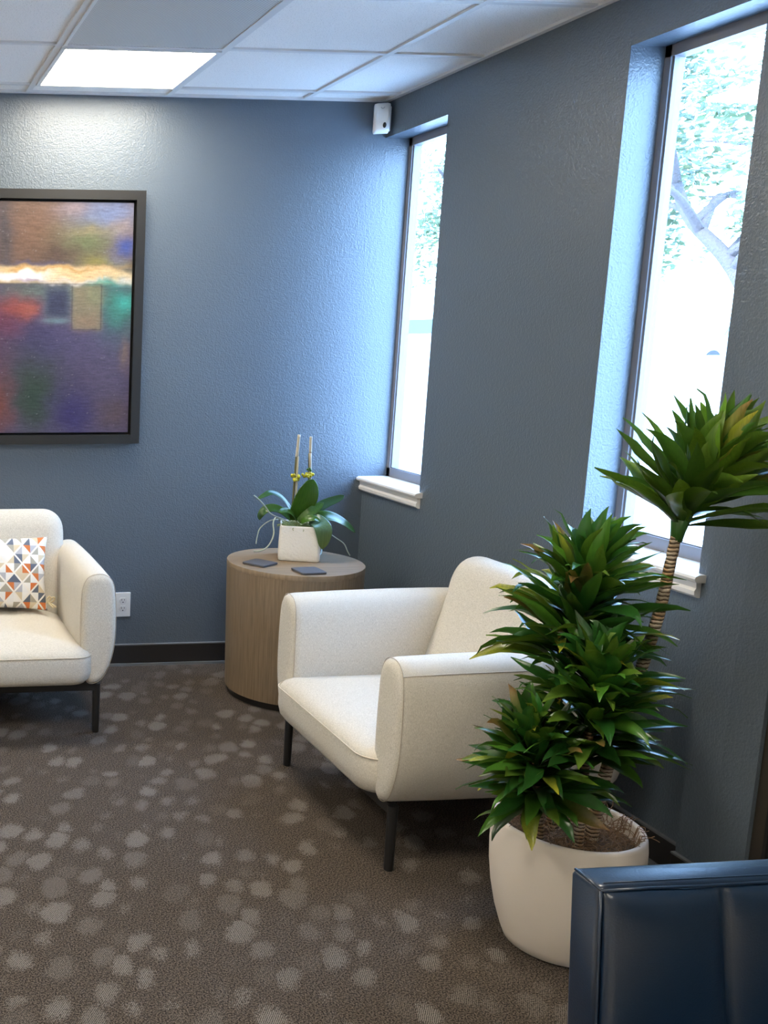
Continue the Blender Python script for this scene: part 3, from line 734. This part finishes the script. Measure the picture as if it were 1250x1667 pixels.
crown([D[5]+Vector((0, 0, -.01)), D[5]+Vector((.012, -.003, .04)), D[5]+Vector((.050, -.015, .160))], 145, .205, .0215, .45, 'leaf_crown', pl, 15, top_up=.2, palette=1, el0=.34)
bm = bmesh.new(); tube(bm, [D[5]+Vector((-.002, 0, -.045)), D[5]+Vector((0, 0, -.02)), D[5]+Vector((.006, 0, .03))], lambda t: .0125+.012*t*t, 12)
lay_ = bm.loops.layers.float_color.new('Col')
for f_ in bm.faces:
    for lp_ in f_.loops: lp_[lay_] = (.05, .16, .03, 1)
obj('leaf_sheath', bm, M_LEAF, pl, smooth=True)

# ------------------------------------------------------------------ orchid in a square pot
OX, OY, OZ = -.452, -.372, TZ+.0015
orc = thing('potted_orchid', 'bloomless orchid with broad green leaves in a white square pot on the side table', 'potted plant', (OX, OY, OZ), math.radians(-22))
bm = bmesh.new(); rings = []
rng = random.Random(5)
for z, s_ in ((0.0, .95), (.004, .985), (.012, 1.0), (.05, .995), (.10, .975), (.142, .955), (.148, .95), (.150, .925), (.149, .89), (.135, .88), (.125, .88)):
    rings.append([Vector((a*s_, b*s_, z)) for a, b in rrect(.086, -.086, .086, .016, 5)])
loft(bm, rings); obj('square_pot', bm, M_CERAMIC, orc, smooth=True, angle=45)
# place with the pot's rotation undone
Minv = Matrix.Rotation(math.radians(22), 4, 'Z')
bm = bmesh.new(); rng = random.Random(9)
for k in range(160):
    p = Vector((rng.uniform(-.073, .073), rng.uniform(-.073, .073), .138+rng.uniform(0, .008))); q = [p.copy()]; d = Vector((rng.uniform(-1, 1), rng.uniform(-1, 1), .4)).normalized()
    for i in range(4):
        d = (d+Vector((rng.uniform(-.8, .8), rng.uniform(-.8, .8), -.25))).normalized(); p = p+d*.008; q.append(p.copy())
    tube(bm, q, .0014, 4)
box(bm, -.074, .074, -.074, .074, .128, .139)
mo = obj('moss', bm, M_SMOSS, orc); mo['kind'] = 'stuff'
# pixel-free sketch of the plant: points given in metres across (x) and up (z) from the pot foot centre
S_ = 1/1830.0     # sketch unit
def op(zx, zy, dy): z_ = (1078-zy)*S_*1.003-.002; return Minv @ Vector(((zx-627)*S_-.047*max(0, z_), dy, z_))
def oleaf(pts, w, c0, c1, nrm, fold=.22, prof='paddle'):
    bm = bmesh.new(); lay = bm.loops.layers.float_color.new('Col')
    path = catmull([op(*p) for p in pts], 5); leaf_strip(bm, lay, path, w, c0, c1, fold, nrm=(Minv @ Vector(nrm)).normalized(), prof=prof)
    o = obj('leaf', bm, M_OLEAF, orc, smooth=True, recalc=False)
    md = o.modifiers.new('thick', 'SOLIDIFY'); md.thickness = .0022; md.offset = 0
    sb = o.modifiers.new('sub', 'SUBSURF'); sb.levels = 1; sb.render_levels = 1
G0 = (.045, .125, .012); G1 = (.06, .16, .015); GD = (.02, .07, .018); GB = (.10, .20, .12)
oleaf([(600, 775, -.005), (615, 700, -.02), (650, 600, -.035), (685, 510, -.04), (722, 445, -.035)], .052, G1, G1, (.1, -1, .15), .12)
oleaf([(590, 775, .0), (560, 680, .015), (500, 600, .02), (420, 562, .02), (350, 580, .01), (285, 608, .0)], .017, GD, G0, (.1, -.55, 1), .2)
oleaf([(575, 775, .01), (520, 715, .03), (450, 690, .04), (390, 700, .045), (350, 740, .045), (338, 785, .045)], .020, G0, GD, (-.1, -.9, .7), .2)
oleaf([(590, 775, -.02), (540, 710, -.04), (480, 680, -.05), (420, 690, -.06)], .020, G0, G0, (0, -.7, 1), .2)
oleaf([(700, 760, .0), (770, 700, .01), (860, 655, .02), (950, 620, .02), (1015, 590, .02)], .024, GD, GD, (-.25, -.75, .8), .2)
oleaf([(690, 770, -.02), (770, 735, -.04), (860, 740, -.05), (960, 790, -.05), (1058, 868, -.04)], .031, G0, GD, (.2, -.8, 1), .2)
oleaf([(690, 775, -.03), (715, 760, -.075), (732, 800, -.112), (735, 870, -.120), (728, 968, -.115)], .040, GB, (.16, .22, .05), (.0, -1, .35), .10)
oleaf([(600, 775, -.03), (660, 715, -.045), (730, 670, -.04), (805, 628, -.03)], .020, G1, G0, (-.2, -.9, .6), .2)
oleaf([(610, 775, -.05), (640, 745, -.07), (690, 735, -.085), (730, 760, -.09)], .016, G1, G1, (-.1, -.8, .8), .2)
def oroot(pts, r=.0028):
    bm = bmesh.new(); tube(bm, catmull([op(*p) for p in pts], 6), r, 7); obj('air_root', bm, M_ROOT, orc, smooth=True)
oroot([(540, 785, .0), (470, 752, -.02), (400, 725, -.05), (340, 690, -.07), (300, 640, -.08), (245, 585, -.09), (195, 545, -.10)])
oroot([(500, 778, .02), (440, 752, .0), (405, 790, -.02), (395, 870, -.04), (350, 950, -.05), (290, 990, -.055), (235, 1002, -.04)], .0030)
oroot([(490, 780, .04), (420, 790, .04), (350, 850, .05), (325, 920, .05), (308, 975, .04)], .0022)
oroot([(740, 790, .03), (815, 800, .03), (860, 865, .02), (930, 920, .0), (990, 965, -.01), (1012, 1020, -.02), (1035, 1058, -.02)], .0026)
oroot([(770, 800, .06), (800, 895, .10), (845, 915, .09), (860, 965, .07), (850, 1025, .04), (822, 1050, .01), (780, 1060, -.015)], .0028)
# two flower stems with stakes and clips
def stem(p0, p1, r, m, name, nodes=0):
    bm = bmesh.new(); a, b = op(*p0), op(*p1); tube(bm, [a.lerp(b, k/8) for k in range(9)], r, 9)
    return obj(name, bm, m, orc, smooth=True)
s1 = stem((575, 740, .005), (603, 270, .0), .0045, M_STEMD, 'flower_stem'); stem((598, 700, .0), (612, 270, -.006), .0042, M_STAKE, 'stake')
stem((605, 272, -.004), (620, 102, -.004), .0062, M_STAKE, 'stake'); stem((598, 275, -.004), (606, 200, -.004), .004, M_STAKE, 'stake')
stem((716, 740, .01), (706, 250, .0), .0042, M_STEMD, 'flower_stem'); stem((722, 720, .0), (712, 245, -.004), .0052, M_STAKE, 'stake')
stem((712, 245, -.004), (715, 118, -.004), .0060, M_STAKE, 'stake')
for cx_, cy_, n in ((595, 432, 16), (698, 418, 18)):
    bm = bmesh.new(); rng = random.Random(cx_)
    for k in range(n):
        c_ = op(cx_+rng.uniform(-28, 28)*(1.4 if cx_ > 600 else 1), cy_+rng.uniform(-26, 26)*(.6 if cx_ > 600 else 1), rng.uniform(-.02, .015))
        bmesh.ops.create_icosphere(bm, subdivisions=1, radius=rng.uniform(.006, .009), matrix=Matrix.Translation(c_))
    obj('stem_clip', bm, M_YEL, orc, smooth=True)
bm = bmesh.new()
for a in ((690, 372), (705, 366), (712, 380)): bmesh.ops.create_icosphere(bm, subdivisions=1, radius=.0065, matrix=Matrix.Translation(op(*a, -.008)))
obj('clasp', bm, M_ORCHID, orc, smooth=True)

# ------------------------------------------------------------------ navy leather chair in the foreground
nv = thing('leather_chair', 'navy blue leather chair with a channelled square backrest in the lower right foreground', 'chair', (-.935, -3.36, 0))
hw_ = .35
chx = [-.35, -.175, 0., .175, .35]; zt_ = .78
def back_panel():
    """front face with puffed vertical channels, boxed sides"""
    bm = bmesh.new(); n = 96; rings = []
    zs = [.40, .48, .56, .62, .67, .71, .74, .757, .768, .7745, .777]
    for z in zs:
        top = max(0, (z-.70)/.077); row = []
        lean = -.10*(zt_-z)
        for i in range(n+1):
            x = -hw_+2*hw_*i/n; fan = .10*(zt_-z)*max(0, 1-abs(x+.175)/.18) 
            q = (x+hw_)/.175; fr = q-math.floor(q); puff = (4*fr*(1-fr))**.42 if 0 < fr < 1 else 0
            if x <= -hw_ or x >= hw_: puff = 0
            fade = math.sqrt(max(0, 1-top**4))
            depth = .004+.017*puff*fade+.004*fade
            row.append(Vector((x+fan, -.010-depth+lean, z)))
        rings.append(row)
    loft(bm, rings, cap=False, closed=False)
    return bm
o = obj('backrest_front', back_panel(), M_NAVY, nv, smooth=True)
md = o.modifiers.new('thick', 'SOLIDIFY'); md.thickness = .006; md.offset = -1
bm = bmesh.new(); rings = []
for z, d in ((.385, .004), (.39, 0), (.772, 0), (.779, .003), (.7815, .009)):
    lean = -.10*(zt_-z); rings.append([Vector((x, y+lean, z)) for x, y in rrect(hw_+.004-d, -.012+d*.3, .046-d, .008, 4)])
loft(bm, rings); bk = obj('backrest_frame', bm, M_NAVY, nv, smooth=True, angle=50)
# piping along the top front edge, the top-left mitre and the upright corner
bm = bmesh.new()
tube(bm, [(-.352, -.016, .7775)]+[(-.352+.0704*k, -.017+.0012*math.sin(k*2.1), .7785) for k in range(1, 10)]+[(.352, -.016, .7775)], .0020, 8)
for sx in (-1, 1):
    tube(bm, [(sx*.352, -.016-.10*(zt_-z), z) for z in (.7775, .70, .6, .5, .40)], .0022, 8)
    tube(bm, [(sx*.352, -.016, .779), (sx*.353, .012, .782), (sx*.350, .040, .780)], .0022, 8)
tube(bm, [(-.34+.068*k, -.004, .7822) for k in range(11)], .0011, 5)
obj('piping', bm, M_NAVY, bk, smooth=True)
bm = bx(-.33, .33, -.62, -.035, .31, .455, .03, 4); obj('seat', bm, M_NAVY, nv, smooth=True)
obj('seat_rail', bx(-.33, .33, -.60, -.04, .26, .312, .004), M_BLACK, nv)
for x in (-.30, .30):
    for y in (-.57, -.07):
        bm = bmesh.new(); loft(bm, [[Vector((x+a*r, y+b*r, z)) for a, b in ((-1,-1), (1,-1), (1,1), (-1,1))] for z, r in ((0, .012), (.26, .02))])
        obj('leg', bm, M_BLACK, nv)
obj('back_support', bx(-.30, .30, -.05, -.02, .27, .42), M_NAVY, nv)

# ================================================================== OUTSIDE
struct('ground_outside', bx(.32, 60, -40, 60, -.25, -.15), M_PAVE)
def tree(x, y, h, lean, seed, label, r=.16, cz=3.4, cr=2.6, nl=5200, low=1.9, path=None):
    t = thing('tree', label, 'tree', (x, y, -.15)); rng = random.Random(seed); bm = bmesh.new()
    top = Vector((lean[0], lean[1], h)); pth = catmull([(0,0,0), (lean[0]*.25, lean[1]*.25, h*.35), (lean[0]*.6, lean[1]*.6, h*.7), top] if path is None else path, 6)
    tube(bm, pth, lambda q: r*(1-.55*q), 12)
    for k in range(9):
        q = rng.uniform(.45, .95); p = pth[int(q*(len(pth)-1))]; a = rng.uniform(0, 2*PI); ln = cr*rng.uniform(.5, .8)
        e = p+Vector((math.cos(a)*ln, math.sin(a)*ln, ln*rng.uniform(.2, .7))); m_ = p.lerp(e, .5)+Vector((0, 0, .15))
        tube(bm, catmull([p, m_, e], 5), lambda q_: .06*(1-.75*q_), 7)
    obj('trunk', bm, M_BARK, t, smooth=True)
    bm = bmesh.new(); lay = bm.loops.layers.float_color.new('Col')
    cl = [(Vector((lean[0], lean[1], cz))+Vector((rng.gauss(0, .55)*cr*.8, rng.gauss(0, .55)*cr*.8, rng.gauss(0, .42)*cr)), rng.uniform(.25, .5)*cr*.62) for _ in range(34)]
    for k in range(nl):
        c_, rr = cl[k % len(cl)]; d = Vector((rng.gauss(0, 1), rng.gauss(0, 1), rng.gauss(0, 1))).normalized()*rr*rng.random()**.4
        p = c_+d
        if p.z < low: continue
        a = Vector((rng.gauss(0, 1), rng.gauss(0, 1), rng.gauss(0, 1))).normalized(); b = a.orthogonal().normalized(); s_ = rng.uniform(.045, .085)
        f = bm.faces.new([bm.verts.new(p+v_) for v_ in (-a*s_, b*s_*.45, a*s_, -b*s_*.45)])
        g = rng.uniform(.7, 1.3); col = (.13*g, .17*g, .09*g, 1)
        for lp in f.loops: lp[lay] = col
    obj('foliage', bm, M_TREEL, t, recalc=False)
tree(7.0, 4.9, 3.6, (.2, 2.5), 21, 'leafy tree with a leaning trunk outside the right window', r=.11, cz=4.0, cr=1.75, nl=7000, low=2.35, path=[(0, 0, 0), (0, .30, 1.2), (0, 1.13, 2.38), (0, 1.88, 3.03), (.2, 2.5, 3.75)])
tree(7.6, 12.6, 4.4, (.2, .3), 22, 'leafy green tree outside the left window by the corner', r=.18, cz=4.3, cr=1.9, nl=6000, low=2.5)
tree(14.5, 13.5, 5.0, (.3, -.2), 23, 'more distant leafy tree beyond the parking area', r=.2, cz=5.4, cr=2.6, nl=5000, low=2.4)
def car(x, y, rz, label):
    t = thing('car', label, 'car', (x, y, .55), rz, 'parked cars outside')
    side = [(-2.2, .35), (-2.25, .75), (-1.9, .92), (-1.15, .98), (-.55, 1.40), (.75, 1.44), (1.5, 1.02), (2.1, .92), (2.25, .6), (2.2, .3)]
    bm = bmesh.new(); ring = [(p.x, p.y) for p in catmull([(a, b, 0) for a, b in side], 4)]
    rings = []
    for yy, s_ in ((-.88, .93), (-.84, .985), (-.6, 1), (.6, 1), (.84, .985), (.88, .93)): rings.append([Vector((a*s_, yy*(1-.18*max(0, (b-.95)/.5)), .3+(b-.3)*s_)) for a, b in ring])
    loft(bm, rings); obj('car_body', bm, M_CARP, t, smooth=True, angle=40)
    for sy in (-1, 1):
        bm = bmesh.new(); q = [(-1.0, 1.0), (-.5, 1.34), (.7, 1.38), (1.3, 1.03)]
        loft(bm, [[Vector((a, sy*yy*(1-.18*max(0, (b-.95)/.5)), b)) for a, b in q] for yy in (.86, .90)]); obj('side_window', bm, M_CARG, t)
        for wx in (-1.4, 1.4):
            bm = bmesh.new(); mt = Matrix.Translation((wx, sy*.80, .33)) @ Matrix.Rotation(PI/2, 4, 'X')
            bmesh.ops.create_cone(bm, cap_ends=True, segments=28, radius1=.33, radius2=.33, depth=.22, matrix=mt); w_ = obj('wheel', bm, M_TYRE, t)
            bm = bmesh.new(); bmesh.ops.create_cone(bm, cap_ends=True, segments=20, radius1=.2, radius2=.18, depth=.235, matrix=mt); obj('hubcap', bm, M_CARP, w_)
struct('terrace_outside', bx(-10, 60, 15.9, 60, -.2, .55), M_PAVE)
struct('terrace_parapet', bx(-10, 60, 15.6, 15.9, -.2, 1.12), M_PAVE)
car(17.3, 18.3, .35, 'silver car parked beyond the low parapet, seen through the right window')
car(11.6, 21.6, .1, 'silver car parked beyond the low parapet, seen through the left window')
